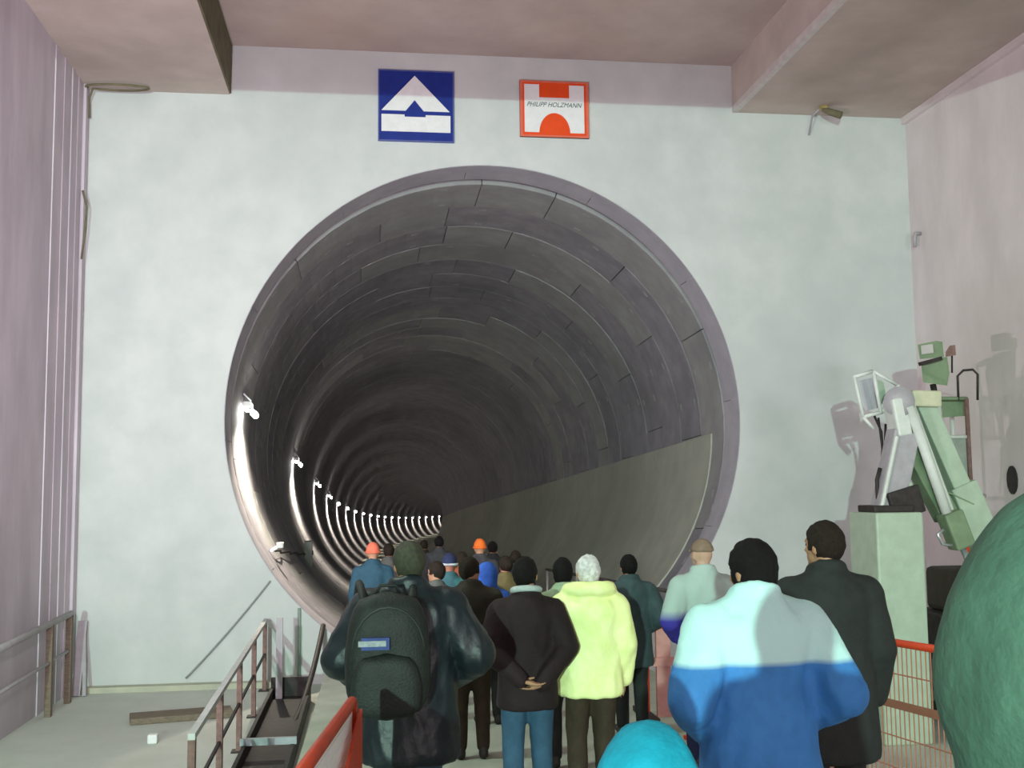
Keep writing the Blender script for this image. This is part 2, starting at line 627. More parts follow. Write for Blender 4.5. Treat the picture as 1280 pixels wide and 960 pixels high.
q, nn, tt = flank(12.0, math.radians(214))
cbn = empty('tunnel_cabinet', q)
tag(cbn, 'pale green cabinet low on the left tunnel wall', 'cabinet')
MB().beam(q + nn * .12 - Vector((0, 0, .42)), q + nn * .12 + Vector((0, 0, .42)), .8, .22, up=nn).build('body', mat('cabinet_green', (.40, .48, .42), (.34, .41, .36), 5, .6), cbn, bevel=.02)
MB().beam(q + nn * .24 - Vector((0, 0, .36)), q + nn * .24 + Vector((0, 0, .36)), .7, .03, up=nn).build('door', mat('cabinet_door', (.45, .53, .47), (.39, .46, .41), 5, .6), cbn)
MB().bbox(q + nn * .27 + Vector((-.02, -.02, -.06)), q + nn * .27 + Vector((.02, .02, .06))).build('handle', M_DARK, cbn)
q2, n2, t2 = flank(2.0, math.radians(210))
br = empty('cable_bracket', q2)
tag(br, 'small cable bracket with white end cap low inside the portal', 'bracket')
MB().beam(q2 + n2 * .0, q2 + n2 * .28, .06, .10, up=t2).build('arm', M_STEEL, br)
MB().beam(q2 + n2 * .26 - t2 * .12, q2 + n2 * .26 + t2 * .12, .14, .12).build('end_cap', M_WHITE, br, bevel=.02)
q3 = flank(11.4, math.radians(213))
cbl = [Vector(tp(2.0 + .9 * k + .15, math.radians(210.5 + .28 * k), RI - .10 - .05 * math.sin(k * 2.2))) for k in range(11)]
tag(MB().tube(cbl, .022, 8).build('cable', M_DARK, smooth=True), 'dark cable strung low on the left tunnel wall from bracket to cabinet', 'cable')

# ------------------------------------------------------------------ signs above the portal


def sign_fn(x0, z1, w, h):
    return lambda u, v, d: (x0 + u * w, -d, z1 - v * h)


sg = empty('sign', (-1.435, 0, 5.53))
tag(sg, 'blue square sign with white triangle over a white bar', 'sign', 'contractor signs above the portal')
F = sign_fn(-2.185, 6.98, 1.50, 1.45)
MB().prism([(0, 0), (1, 0), (1, 1), (0, 1)], F, 0, .05).build('board', M_BLUE, sg)
MB().prism([(.48, .075), (.945, .575), (.60, .575), (.48, .42), (.36, .575), (.04, .575)], F, .05, .065).build('white_triangle', M_WHITE, sg)
MB().prism([(.04, .63), (.345, .63), (.345, .66), (.625, .66), (.625, .63), (.955, .63), (.955, .87), (.04, .87)], F, .05, .065).build('white_bar', M_WHITE, sg)
for a, c in (((-.005, -.005), (1.005, .012)), ((-.005, .988), (1.005, 1.005)), ((-.005, .012), (.012, .988)), ((.988, .012), (1.005, .988))):
    MB().prism([a, (c[0], a[1]), c, (a[0], c[1])], F, 0, .058).build('frame_edge', mat('sign_frame_blue', (.10, .12, .33), (.08, .10, .28), 5, .5), sg)

so = empty('sign', (1.37, 0, 5.70))
tag(so, 'orange sign with a white bridge-shaped H and small black lettering', 'sign', 'contractor signs above the portal')
G = sign_fn(.658, 6.875, 1.42, 1.175)
MB().prism([(0, 0), (1, 0), (1, 1), (0, 1)], G, 0, .05).build('board', M_ORANGE, so)
arch = [(.5 + .225 * math.cos(a), .93 - .36 * math.sin(a)) for a in [math.pi * k / 16 for k in range(17)]]
hshape = [(.065, .07), (.28, .07), (.28, .30), (.715, .30), (.715, .07), (.93, .07), (.93, .92), (.725, .92)] + arch[1:-1] + [(.275, .92), (.065, .92)]
MB().prism(hshape, G, .05, .065).build('white_letter', M_WHITE, so)
for a, c in (((0, 0), (1, .035)), ((0, .965), (1, 1)), ((0, .035), (.04, .965)), ((.96, .035), (1, .965))):
    MB().prism([a, (c[0], a[1]), c, (a[0], c[1])], G, 0, .058).build('frame_edge', M_SIGNRED, so)
tcv = bpy.data.curves.new('lettering', 'FONT')
tcv.body = 'PHILIPP HOLZMANN'
tcv.size = .135
tcv.shear = .35
tcv.extrude = .003
tcv.align_x = 'CENTER'
to = bpy.data.objects.new('lettering_tmp', tcv)
COL.objects.link(to)
bpy.context.view_layer.update()
tm = bpy.data.meshes.new_from_object(to.evaluated_get(bpy.context.evaluated_depsgraph_get()))
bpy.data.objects.remove(to)
xs = [v.co.x for v in tm.vertices]
kx = (1.42 * .80) / (max(xs) - min(xs))
mx = (max(xs) + min(xs)) / 2
for v in tm.vertices:
    x, y, z = v.co
    v.co = (.658 + 1.42 * .5 + (x - mx) * kx, -.068 - z, 6.875 - 1.175 * .465 + y)
tm.materials.clear()
tm.materials.append(M_INK)
lt = bpy.data.objects.new('lettering', tm)
COL.objects.link(lt)
lt.parent = so
lt.matrix_parent_inverse = Matrix.Translation(so.location).inverted()

# ------------------------------------------------------------------ left side of the shaft floor
rl = empty('guard_railing', (-4.1, -5, Z0))
tag(rl, 'rusty post guard railing with pale top rail beside the dark floor hatch', 'railing')
ry = [-10.1, -7.7, -5.3, -2.9, -.55]
rx = lambda y: -4.08 - .017 * (y + 10.1)
ZR = -3.76
MB().beam((rx(-10.15), -10.15, ZR), (rx(-.3), -.3, ZR), .07, .06).build('top_rail', mat('pale_rail', (.56, .56, .55), (.46, .46, .46), 9, .55), rl)
MB().beam((rx(-10.1), -10.1, ZR - .58), (rx(-.3), -.3, ZR - .58), .035, .035).build('mid_rail', M_DARK, rl)
for i, y in enumerate(ry):
    w = .07
    po = MB().bbox((rx(y) - w / 2, y - .05, Z0), (rx(y) + w / 2, y + .05, ZR - .03)).build('post', M_RUST, rl)
    MB().bbox((rx(y) - .10, y - .10, Z0), (rx(y) + .10, y + .10, Z0 + .02)).build('foot_plate', M_DARK, po)

ht = empty('floor_hatch', (-3.72, -5, Z0))
tag(ht, 'open floor hatch with raised rim beside the railing, shade drawn as dark plate', 'hatch')
MB().bbox((-4.0, -9.4, Z0), (-3.38, -1.7, Z0 + .10)).build('pit_shade', M_DARK, ht)  # dark plate drawn for the shade inside an open stairwell
b = MB().bbox((-4.03, -9.4, Z0), (-3.98, -1.7, Z0 + .26)).bbox((-3.40, -9.4, Z0), (-3.35, -1.7, Z0 + .26)).bbox((-4.03, -1.72, Z0), (-3.35, -1.67, Z0 + .42))
b.build('rim', M_DARK, ht)
MB().beam((-4.06, -6.1, Z0 + .30), (-3.32, -6.1, Z0 + .30), .07, .09).build('cross_bar', mat('blue_grey_bar', (.36, .40, .42), (.30, .34, .36), 9, .5), ht)
sx = at(349, 850, -1.9)[0]
MB().beam((sx, -1.9, Z0), (sx, -1.9, Z0 + 1.45), .11, .08, up=(0, 1, 0)).build('upright_bar', M_LILAC, ht)  # upright bar set where a lilac vertical streak runs

wr = empty('handrail', (XL + .25, -4, Z0))
tag(wr, 'grey handrail on timber posts along the left wall', 'railing')
A = np.array([XL + .22, -7.2, -3.62]); B_ = np.array([XL + .22, -1.0, -3.48])
MB().tube([A, B_], .055, 10).build('top_rail', mat('handrail_grey', (.42, .40, .41), (.34, .32, .33), 9, .6), wr, True)
MB().tube([A - [0, 0, .62], B_ - [0, 0, .62]], .03, 8).build('mid_rail', M_LILAC, wr, True)
for y in (atz(37, 897, Z0)[1], -1.1):
    z = A[2] + (B_[2] - A[2]) * (y - A[1]) / (B_[1] - A[1])
    MB().bbox((XL + .17, y - .06, Z0), (XL + .27, y + .06, z)).build('post', M_WOOD, wr)

b = MB()
P0 = at(104, 776, -.12); P1 = at(95, 842, -.5)
b.beam((P0[0], -.14, P0[2]), (P1[0], -.50, Z0 + .01), .16, .05, up=(0, 1, 0))
b.beam((P0[0] + .02, -.12, P0[2]), (P1[0] + .16, -.52, Z0 + .01), .06, .05, up=(0, 1, 0))
tag(b.build('leaning_board', M_LILAC), 'narrow lilac-grey board leaning on the end wall near the left corner', 'board')

p0, p1 = atz(162, 903, Z0), atz(290, 893, Z0)
b = MB().beam((p0[0], p0[1], Z0 + .05), (p1[0], p1[1], Z0 + .05), .55, .10)
tag(b.build('timber_beam', M_WOOD, bevel=.015), 'brown timber beam lying on the left floor', 'beam')
p = atz(191, 929, Z0)
b = MB().bbox((p[0] - .07, p[1] - .07, Z0), (p[0] + .07, p[1] + .07, Z0 + .13))
tag(b.build('block', M_WHITE, bevel=.02), 'small white block on the left floor in front of the timber', 'block')


def sag(a, c, s, n=14):
    a, c = Vector(a), Vector(c)
    return [a.lerp(c, i / n) - Vector((0, 0, s * 4 * (i / n) * (1 - i / n))) for i in range(n + 1)]


hp0 = at(404, 782, -.06); hp1 = atz(350, 932, Z0 + .05)
b = MB().tube(sag(hp0, hp1, .35), .05, 10)
tag(b.build('hose', M_DARK, smooth=True), 'dark hose hanging from the portal edge down to the hatch', 'hose')
b = MB().tube(sag(at(338, 726, -.05), at(232, 848, -.12), .05), .016, 8)
tag(b.build('rope', mat('grey_rope', (.30, .32, .31), (.24, .26, .25), 9, .8), smooth=True), 'thin grey rope slung from the portal edge across the end wall', 'rope')
b = MB().tube([at(374, 760, -.05), at(374, 800, -.05), (at(374, 800, -.05)[0], -.05, Z0)], .03, 8)
tag(b.build('pipe', mat('green_pipe', (.30, .38, .33), (.25, .32, .28), 9, .7), smooth=True), 'thin green pipe upright on the end wall below the portal edge', 'pipe')
# cable loop at the upper left corner and stub fittings
b = MB().tube([(XL + .62 - .58 * math.cos(a), -.30 - .16 * math.sin(a), ZS - .05) for a in [math.pi * (-.1 + 1.9 * k / 22) for k in range(23)]] + [(XL + .07, -.16, ZS - .25), (XL + .08, -.12, ZS - .6)], .022, 8)
tag(b.build('cable_loop', M_OLIVE, smooth=True), 'loose brown cable loop under the left soffit corner', 'cable')
p = at(98, 265, -.3)
b = MB().tube([(XL + .05, -.35, p[2] + .4), (XL + .12, -.3, p[2] + .1), (XL + .10, -.3, p[2] - .3), (XL + .05, -.3, p[2] - .9)], .02, 8)
tag(b.build('cable', M_OLIVE, smooth=True), 'short brown cable on the left wall near the corner', 'cable')
# lamp fitting under the right soffit
p = at(1034, 133, -.55)
fl = empty('spot_fitting', (p[0], -.55, ZS))
tag(fl, 'small brass-coloured spot fitting under the right soffit', 'lamp')
BR = mat('brass', (.48, .38, .16), (.36, .28, .11), 9, .45, metallic=.3)
MB().bbox((p[0] - .16, -.62, ZS - .06), (p[0] - .02, -.48, ZS)).build('mount', BR, fl)
MB().tube([(p[0] - .10, -.55, ZS - .06), (p[0] + .02, -.60, ZS - .13), (p[0] + .22, -.72, ZS - .24)], [.05, .07, .08], 12).build('barrel', M_OLIVE, fl, True)
MB().tube([(p[0] - .14, -.50, ZS - .04), (p[0] - .20, -.25, ZS - .10), (p[0] - .20, -.05, ZS - .45)], .02, 8).build('fitting_shadow', M_LILAC, fl, True)  # lilac tube drawn in place of the fitting's shadow on the wall
# stub pipe on the right wall
p = atx(1151, 292, XR)
b = MB().tube([(XR, p[1], p[2]), (XR - .12, p[1], p[2]), (XR - .14, p[1], p[2] - .06), (XR - .14, p[1], p[2] - .28)], .04, 8)
tag(b.build('stub_pipe', M_LILAC, smooth=True), 'short grey stub pipe on the right wall near the corner', 'pipe')
p = atx(1266, 600, XR)
b = MB()
b.tube([(XR - .02, p[1], p[2]), (XR + .0, p[1], p[2])], .16, 14)
hv = b.build('wall_port', M_DARK, smooth=False)
for v in hv.data.vertices:
    v.co.z = p[2] + (v.co.z - p[2]) * 1.6
tag(hv, 'dark oval port in the right wall', 'port')

# ------------------------------------------------------------------ barriers beside the walkway


def barrier(name, a, c, label, mesh_lo, sheet=False, boards=False, group='red barriers along the walkway'):
    """crowd barrier from a to c (x, y): red tubular frame, wire infill, feet"""
    a = Vector((a[0], a[1], ground(a[1]))); c = Vector((c[0], c[1], ground(c[1])))
    o = empty(name, (a + c) / 2)
    tag(o, label, 'barrier', group)
    H = 1.1
    up = Vector((0, 0, 1))
    d = (c - a).normalized()
    L = (c - a).length
    side = up.cross(d).normalized()
    MB().tube([a + up * H, c + up * H], .024, 10).build('top_rail', M_RED, o, True)
    MB().tube([a + up * .14, c + up * .14], .02, 8).build('bottom_rail', M_RED, o, True)
    for q in (a, c):
        MB().tube([q, q + up * H], .024, 10).build('post', M_RED, o, True)
    for t in (.12, .88):
        m = a + d * (L * t)
        MB().beam(m - side * .3 + up * .02, m + side * .3 + up * .02, .05, .03).build('foot', M_RED, o)
    b = MB()
    n = int(L / (.03 if sheet else .05))
    for i in range(1, n):
        m = a + d * (L * i / n)
        b.tube([m + up * mesh_lo, m + up * (H - .01)], .0045, 4)
    nz = int((H - mesh_lo) / (.05 if sheet else .19))
    for i in range(1, nz):
        z = mesh_lo + (H - mesh_lo) * i / nz
        b.tube([a + up * z, c + up * z], .0045, 4)
    tag(b.build('wire_infill', M_WHITE if sheet else mat('wire_red_brown', (.42, .16, .11), (.34, .12, .08), 9, .6), o), kind='stuff')
    if sheet:
        b = MB().prism([(0, .12), (L, .12), (L, 1.07), (0, .50)], lambda u, v, t: a + d * u + up * v - side * t, .03, .045)
        b.build('kick_sheet', M_RED, o)
    else:
        MB().beam(a + up * .72, c + up * .72, .012, .05).build('name_strip', mat('strip_brown', (.30, .12, .08), (.24, .09, .06), 8, .6), o)
    return o


bq0, bq1 = at(440, 862, CAM[1] + 4.9), at(365, 960, CAM[1] + 3.3)
bdx = (bq0[0] - bq1[0]) / 1.6
lb = barrier('crowd_barrier', (bq0[0] - bdx * 2.2, CAM[1] + 2.7), (bq0[0], CAM[1] + 4.9), 'red barrier with pale wire infill and red sheet left of the walkway', .14, True)
barrier('crowd_barrier', (.98, -15.9), (.78, -13.75), 'red-railed barrier with fine wire infill right of the person in blue', .14)
barrier('crowd_barrier', (.78, -13.65), (.66, -11.5), 'red-railed barrier right of the grey-coated visitor, hidden behind the crowd', .14)
# plank barrier: red top board on pale uprights
pb = empty('plank_barrier', (.45, -10.6, ground(-10.6)))
tag(pb, 'red board barrier with pinkish uprights beside the grey-coated visitor', 'barrier')
PINK = mat('pinkish_board', (.55, .27, .25), (.46, .20, .19), 8, .7)
gp = ground(-10.6)
xb0, xb1 = at(803, 780, -10.6)[0], at(862, 780, -10.6)[0]
MB().bbox((xb0, -10.62, gp + .86), (xb1, -10.58, gp + 1.03)).build('top_board', M_RED, pb)
MB().bbox((xb0, -10.62, gp + .50), (xb1, -10.58, gp + .58)).build('lower_board', PINK, pb)
for x, w, m in ((xb0 + .03, .07, M_RED), (at(829, 780, -10.6)[0], .14, PINK), (xb1 - .05, .07, M_RED)):
    MB().bbox((x - w / 2, -10.58, gp), (x + w / 2, -10.53, gp + 1.03)).build('upright', m, pb)
for x in (xb0 + .03, xb1 - .05):
    MB().bbox((x - .05, -10.9, gp), (x + .05, -10.2, gp + .05)).build('foot', M_DARK, pb)
# dark pipe handrail farther along the right edge of the ramp
hr = empty('pipe_railing', (.95, -6, ground(-6)))
tag(hr, 'thin dark pipe railing right of the walkway near the portal', 'railing')
MB().tube([(.98, -9.8, ground(-9.8) + 1.15), (.98, -.6, ground(-.6) + 1.15)], .025, 8).build('top_rail', M_DARK, hr, True)
for y in (-9.7, -6.7, -3.7, -.7):
    MB().tube([(.98, y, ground(y)), (.98, y, ground(y) + 1.15)], .022, 8).build('post', M_STEEL, hr, True)

# ------------------------------------------------------------------ boom lift in the right corner
YM = -6.0
bl = empty('boom_lift', (6.2, YM, Z0))
tag(bl, 'pale green boom lift with folded arm and basket in the right corner', 'lift')


def W(x, y, Y=YM):
    return Vector(at(x, y, Y))


UY = (0, 1, 0)


def bar(x0, y0, x1, y1, wpx, depth, name, m, Y0=YM, Y1=None, par=None, bevel=.02):
    Y1 = Y0 if Y1 is None else Y1
    a, c = W(x0, y0, Y0), W(x1, y1, Y1)
    return MB().beam(a, c, wpx / 1370 * 15.4, depth, up=UY).build(name, m, par or bl, bevel=bevel)


mb = bar(1196, 606, 1268, 775, 38, .44, 'main_boom', M_MACH)
bar(1147, 497, 1205, 628, 25, .36, 'telescopic_boom', M_MACH)
bar(1137, 502, 1188, 640, 7, .14, 'boom_edge', M_MACHW, YM - .26, par=mb)
for t in (.1, .45, .8):
    a = W(1196 + 72 * t - 2, 606 + 169 * t, YM - .222)
    MB().beam(a + Vector((-.2, 0, .09)), a + Vector((.2, 0, -.09)), .02, .012, up=UY).build('weld_seam', M_MACHG, mb)
bar(1124, 536, 1184, 648, 26, .30, 'inner_arm', M_MACHG, YM - .05)
bar(1129, 540, 1108, 641, 35, .30, 'lower_arm', M_LILAC, YM - .2)
bar(1121, 545, 1101, 640, 5, .05, 'arm_rib', M_MACHW, YM - .37)
MB().tube([W(1137, 508, YM - .36), W(1190, 660, YM - .36)], .075, 14).build('lift_cylinder', M_MACHW, bl, True)
cb = MB().beam(W(1186, 640, YM - .36), W(1203, 684, YM - .36), .30, .30, up=UY).build('cylinder_clevis', M_MACHG, bl, bevel=.03)
MB().tube([W(1179, 662, YM - .5), W(1172, 668, YM - .5), W(1178, 680, YM - .5), W(1190, 682, YM - .5)], .025, 8).build('hydraulic_hose', M_STEEL, bl, True)
MB().tube([W(1201, 680, YM - .36), W(1240, 770, YM - .36)], .045, 12).build('piston_rod', M_STEEL, bl, True)
MB().beam(W(1203, 668, YM - .3), W(1210, 690, YM - .3), .06, .05, up=UY).build('warning_plate', M_RED, bl)
MB().beam(W(1132, 499, YM - .1), W(1168, 500, YM - .1), .24, .46, up=UY).build('boom_head', mat('cream_paint', (.62, .60, .44), (.55, .53, .38), 6, .5), bl, bevel=.03)
MB().tube([W(1124, 502, YM - .35), W(1124, 502, YM + .15)], .22, 20).build('knuckle_pivot', M_LILAC, bl, True)
MB().beam(W(1117, 498, YM - .2), W(1126, 545, YM - .2), .22, .34, up=UY).build('knuckle_plate', M_MACHW, bl, bevel=.03)
# frame at the arm tip
cg = empty('tip_frame', (0, 0, 0)); cg.parent = bl
cg.matrix_parent_inverse = Matrix.Translation(bl.location).inverted()
fr = [((1068, 471), (1091, 464)), ((1091, 464), (1122, 481)), ((1122, 481), (1126, 494)), ((1068, 471), (1079, 521)), ((1092, 465), (1101, 516)), ((1079, 521), (1103, 515)), ((1079, 521), (1092, 536)), ((1103, 515), (1112, 498))]
for a, c in fr:
    for dy in (0.0, .45):
        MB().tube([W(*a, YM + dy), W(*c, YM + dy)], .028, 8).build('frame_tube', M_MACHW, cg, True)
for q in ((1068, 471), (1091, 464), (1079, 521), (1103, 515)):
    MB().tube([W(*q, YM), W(*q, YM + .45)], .024, 8).build('cross_tube', M_MACHW, cg, True)
MB().prism([(1073, 476), (1090, 472), (1098, 510), (1082, 514)], lambda u, v, d: W(u, v, YM + d), .18, .24).build('frame_panel', M_COLLAR, cg)
MB().prism([(1096, 474), (1105, 478), (1108, 500), (1101, 506)], lambda u, v, d: W(u, v, YM + d), .10, .30).build('tip_box', M_MACH, cg)
for x0, y0, x1, y1 in ((1093, 520, 1103, 560), (1098, 522, 1100, 600), (1107, 530, 1096, 610)):
    MB().tube([W(x0, y0, YM + .2), W((x0 + x1) / 2 + 4, (y0 + y1) / 2, YM + .2), W(x1, y1, YM + .2)], .018, 8).build('cable', M_DARK, cg, True)
# column cabinet and seat bracket
a = W(1095, 641, YM - .6); c = W(1154, 641, YM - .6)
MB().bbox((a.x, YM - .6, Z0), (c.x, YM + .3, a.z)).build('column', M_MACH, bl, bevel=.03)
MB().bbox((a.x + .05, YM - .45, a.z), (c.x - .05, YM + .1, a.z + .10)).build('column_cap', M_DARK, bl, bevel=.02)
MB().beam(W(1112, 634, YM - .35), W(1150, 622, YM - .35), .4, .16, up=UY).build('slew_bracket', M_DARK, bl, bevel=.02)
MB().prism([(1128, 622), (1138, 602), (1149, 616), (1147, 622)], lambda u, v, d: W(u, v, YM + d), -.35, -.1).build('slew_gusset', M_MACH, bl)
MB().tube([W(1100, 585, YM - .2), W(1096, 600, YM - .2), W(1098, 640, YM - .2)], .03, 8).build('hydraulic_hose', M_DARK, bl, True)
# basket
YK = -5.2
bk = empty('basket', (0, 0, 0)); bk.parent = bl
bk.matrix_parent_inverse = Matrix.Translation(bl.location).inverted()
q0, q1 = W(1173, 498, YK), W(1214, 618, YK)
x0, x1, z1, z0 = q0.x, q1.x, q0.z, q1.z
yb0, yb1 = YK, YK + .9
zm = W(1190, 546, YK).z
MB().bbox((x0, yb0, z0 - .05), (x1 + .25, yb1, z0)).build('basket_floor', M_DARK, bk)
for (x, y) in ((x0, yb0), (x1, yb0), (x0, yb1), (x1 + .25, yb1)):
    MB().tube([(x, y, z0), (x, y, z1)], .035, 10).build('corner_post', M_RUST if (x, y) == (x1, yb0) else M_MACHW, bk, True)
for z in (z1, zm):
    MB().tube([(x0, yb0, z), (x1, yb0, z), (x1 + .25, yb1, z), (x0, yb1, z)], .03, 8, closed=True).build('guard_rail', M_MACHW if z == zm else M_MACHG, bk, True)
MB().bbox((x0 + .02, yb0 + .02, z0), (x1 - .02, yb0 + .05, zm)).build('side_panel', mat('grey_panel', (.34, .36, .32), (.28, .30, .27), 5, .6), bk)
MB().beam((x1, yb0 + .03, (z0 + zm) / 2), (x1 + .25, yb1, (z0 + zm) / 2), .03, zm - z0).build('side_panel', M_LILAC, bk)
for k in range(5):
    xx = x0 + (x1 - x0) * (k + .5) / 5
    MB().tube([(xx, yb1, zm), (xx, yb1, z1)], .02, 8).build('baluster', M_MACHG, bk, True)
MB().prism([(1176, 500), (1208, 500), (1206, 520), (1178, 522)], lambda u, v, d: W(u, v, YK + d), .25, .7).build('control_box', M_MACHG, bk)
MB().tube([(x0 + .1, yb0, z0 - .05), (x0 + .2, yb0 - .1, z0 - .14), (x1 + .1, yb0 - .1, z0 - .12), (x1 + .22, yb0, z0 - .02)], .035, 8).build('step_bar', M_MACHW, bk, True)
MB().tube([W(1198, 500, YK), W(1197, 470, YK), W(1204, 463, YK), W(1216, 462, YK), W(1222, 468, YK), W(1222, 500, YK)], .02, 8).build('hoop', M_DARK, bk, True)
# work console standing above the basket
cs = empty('console', (0, 0, 0)); cs.parent = bl
cs.matrix_parent_inverse = Matrix.Translation(bl.location).inverted()
PR = lambda poly, d0, d1, nm, m, Y=YK: MB().prism(poly, lambda u, v, d: W(u, v, Y + d), d0, d1).build(nm, m, cs)
PR([(1151, 452), (1184, 446), (1187, 466), (1184, 482), (1154, 478)], .1, .5, 'console_body', M_MACHG)
PR([(1147, 431), (1170, 426), (1178, 427), (1180, 446), (1150, 449)], .1, .5, 'console_head', M_MACHG)
PR([(1151, 432), (1166, 430), (1167, 441), (1152, 443)], .06, .12, 'console_window', mat('pale_screen', (.55, .50, .49), (.48, .44, .43), 5, .4))
MB().beam(W(1150, 455, YK), W(1176, 448, YK), .06, .10, up=UY).build('console_lip', M_DARK, cs)
MB().tube([W(1190, 466, YK + .2), W(1190, 440, YK + .2)], .015, 8).build('stalk', M_DARK, cs, True)
PR([(1187, 432), (1194, 431), (1195, 444), (1182, 446), (1182, 440)], .15, .25, 'stalk_lamp', M_RUST)
MB().tube([W(1166, 480, YK + .3), W(1170, 500, YK + .3)], .05, 8).build('console_post', M_DARK, cs, True)
# chassis with counterweight and wheels
MB().bbox((5.95, YM - .5, Z0 + .55), (8.5, YM + 1.1, Z0 + 1.7)).build('chassis', M_DARK, bl, bevel=.05)
MB().bbox((6.2, YM - .4, Z0 + 1.7), (8.2, YM + .9, Z0 + 2.35)).build('turret', mat('dark_brown_housing', (.07, .055, .045), (.05, .04, .03), 5, .7), bl, bevel=.08)
for x in (6.3, 8.05):
    for y in (YM - .62, YM + 1.22):
        wv = MB().tube([(x, y - .14, Z0 + .45), (x, y - .10, Z0 + .45), (x, y + .10, Z0 + .45), (x, y + .14, Z0 + .45)], [.38, .45, .45, .38], 24).build('wheel', M_RUBBER, bl, True)
        MB().tube([(x, y - .15, Z0 + .45), (x, y + .15, Z0 + .45)], .2, 16).build('hub', M_MACHG, wv, True)

# ------------------------------------------------------------------ people
BAKE = []


def s_capsule(a, b, r1, r2, n=14, m=5):
    """closed tapered capsule"""
    a, b = Vector(a), Vector(b)
    d = b - a
    L = d.length
    z = d.normalized() if L > 1e-6 else Vector((0, 0, 1))
    x = (Vector((0, 1, 0)) if abs(z.y) < .9 else Vector((1, 0, 0))).cross(z).normalized()
    y = z.cross(x)
    v, f = [], []
    rows = []
    for i in range(1, m + 1):
        t = math.pi / 2 * i / m
        rows.append((a - z * r1 * math.cos(t), r1 * math.sin(t)))
    for i in range(m):
        t = math.pi / 2 * i / m
        rows.append((b + z * r2 * math.sin(t), r2 * math.cos(t)))
    for c, r in rows:
        v += [c + (x * math.cos(2 * math.pi * k / n) + y * math.sin(2 * math.pi * k / n)) * r for k in range(n)]
    R_ = len(rows)
    for i in range(R_ - 1):
        for k in range(n):
            f.append((i * n + k, i * n + (k + 1) % n, (i + 1) * n + (k + 1) % n, (i + 1) * n + k))
    v += [a - z * r1, b + z * r2]
    f += [(R_ * n, (k + 1) % n, k) for k in range(n)]
    f += [(R_ * n + 1, (R_ - 1) * n + k, (R_ - 1) * n + (k + 1) % n) for k in range(n)]
    return v, f


def s_loft(rings, n=24, sq=2.3):
    """closed trunk from (cx, cy, z, rx, ry) rings (superellipse sections)"""
    v, f = [], []
    for cx, cy, z, rx, ry in rings:
        for k in range(n):
            t = 2 * math.pi * k / n
            c, s = math.cos(t), math.sin(t)
            v.append(Vector((cx + rx * math.copysign(abs(c) ** (2 / sq), c), cy + ry * math.copysign(abs(s) ** (2 / sq), s), z)))
    L = len(rings)
    for i in range(L - 1):
        for k in range(n):
            f.append((i * n + k, i * n + (k + 1) % n, (i + 1) * n + (k + 1) % n, (i + 1) * n + k))
    f += [tuple(range(n))[::-1], tuple((L - 1) * n + k for k in range(n))]
    return v, f


def s_ball(c, r, n=16, m=10):
    c = Vector(c)
    v, f = [], []
    for i in range(1, m):
        t = math.pi * i / m
        for k in range(n):
            v.append(c + Vector((r[0] * math.sin(t) * math.cos(2 * math.pi * k / n), r[1] * math.sin(t) * math.sin(2 * math.pi * k / n), r[2] * math.cos(t))))
    for i in range(m - 2):
        for k in range(n):
            f.append((i * n + k, (i + 1) * n + k, (i + 1) * n + (k + 1) % n, i * n + (k + 1) % n))
    v += [c + Vector((0, 0, r[2])), c - Vector((0, 0, r[2]))]
    f += [((m - 1) * n, k, (k + 1) % n) for k in range(n)]
    f += [((m - 1) * n + 1, (m - 2) * n + (k + 1) % n, (m - 2) * n + k) for k in range(n)]
    return v, f


def xf(shape, M):
    return [M @ p for p in shape[0]], shape[1]


def soup(name, shapes, m, parent, voxel, smooth=4, decim=1.0, fold=0.0, fscale=7.0, K=1.0):
    b = MB()
    for v, f in shapes:
        b.add([p * K for p in v], f)
    me = bpy.data.meshes.new(name)
    me.from_pydata(b.v, [], b.f)
    me.materials.append(m)
    o = bpy.data.objects.new(name, me)
    COL.objects.link(o)
    if parent is not None:
        o.parent = parent
    r = o.modifiers.new('remesh', 'REMESH')
    r.mode = 'VOXEL'
    r.voxel_size = voxel
    sm = o.modifiers.new('smooth', 'SMOOTH')
    sm.iterations = smooth
    sm.factor = .6
    if decim < 1:
        d = o.modifiers.new('decimate', 'DECIMATE')
        d.ratio = decim
    BAKE.append((o, fold, fscale))
    return o


def bake_all():
    bpy.context.view_layer.update()
    dg = bpy.context.evaluated_depsgraph_get()
    new = []
    for o, fold, fs in BAKE:
        me = bpy.data.meshes.new_from_object(o.evaluated_get(dg), preserve_all_data_layers=False, depsgraph=dg)
        new.append(me)
    for (o, fold, fs), me in zip(BAKE, new):
        o.modifiers.clear()
        old = o.data
        me.name = old.name
        o.data = me
        if fold:
            nv = len(me.vertices)
            co = np.empty(nv * 3); me.vertices.foreach_get('co', co); co = co.reshape(-1, 3)
            no = np.empty(nv * 3); me.vertices.foreach_get('normal', no); no = no.reshape(-1, 3)
            off = Vector((hash(o.name) % 97, 3.1, 7.7))
            h = np.array([mnoise.noise(Vector((c[0] * fs, c[1] * fs, c[2] * fs * .55)) + off) + .5 * mnoise.noise(Vector((c[0] * fs * 2.3, c[1] * fs * 2.3, c[2] * fs * 1.1)) + off) for c in co])
            h = 1 - 2 * np.abs(h)       # ridged: creases
            co += no * (h * fold)[:, None]
            me.vertices.foreach_set('co', co.ravel())
        me.polygons.foreach_set('use_smooth', [True] * len(me.polygons))
        me.update()
        bpy.data.meshes.remove(old)
    BAKE.clear()


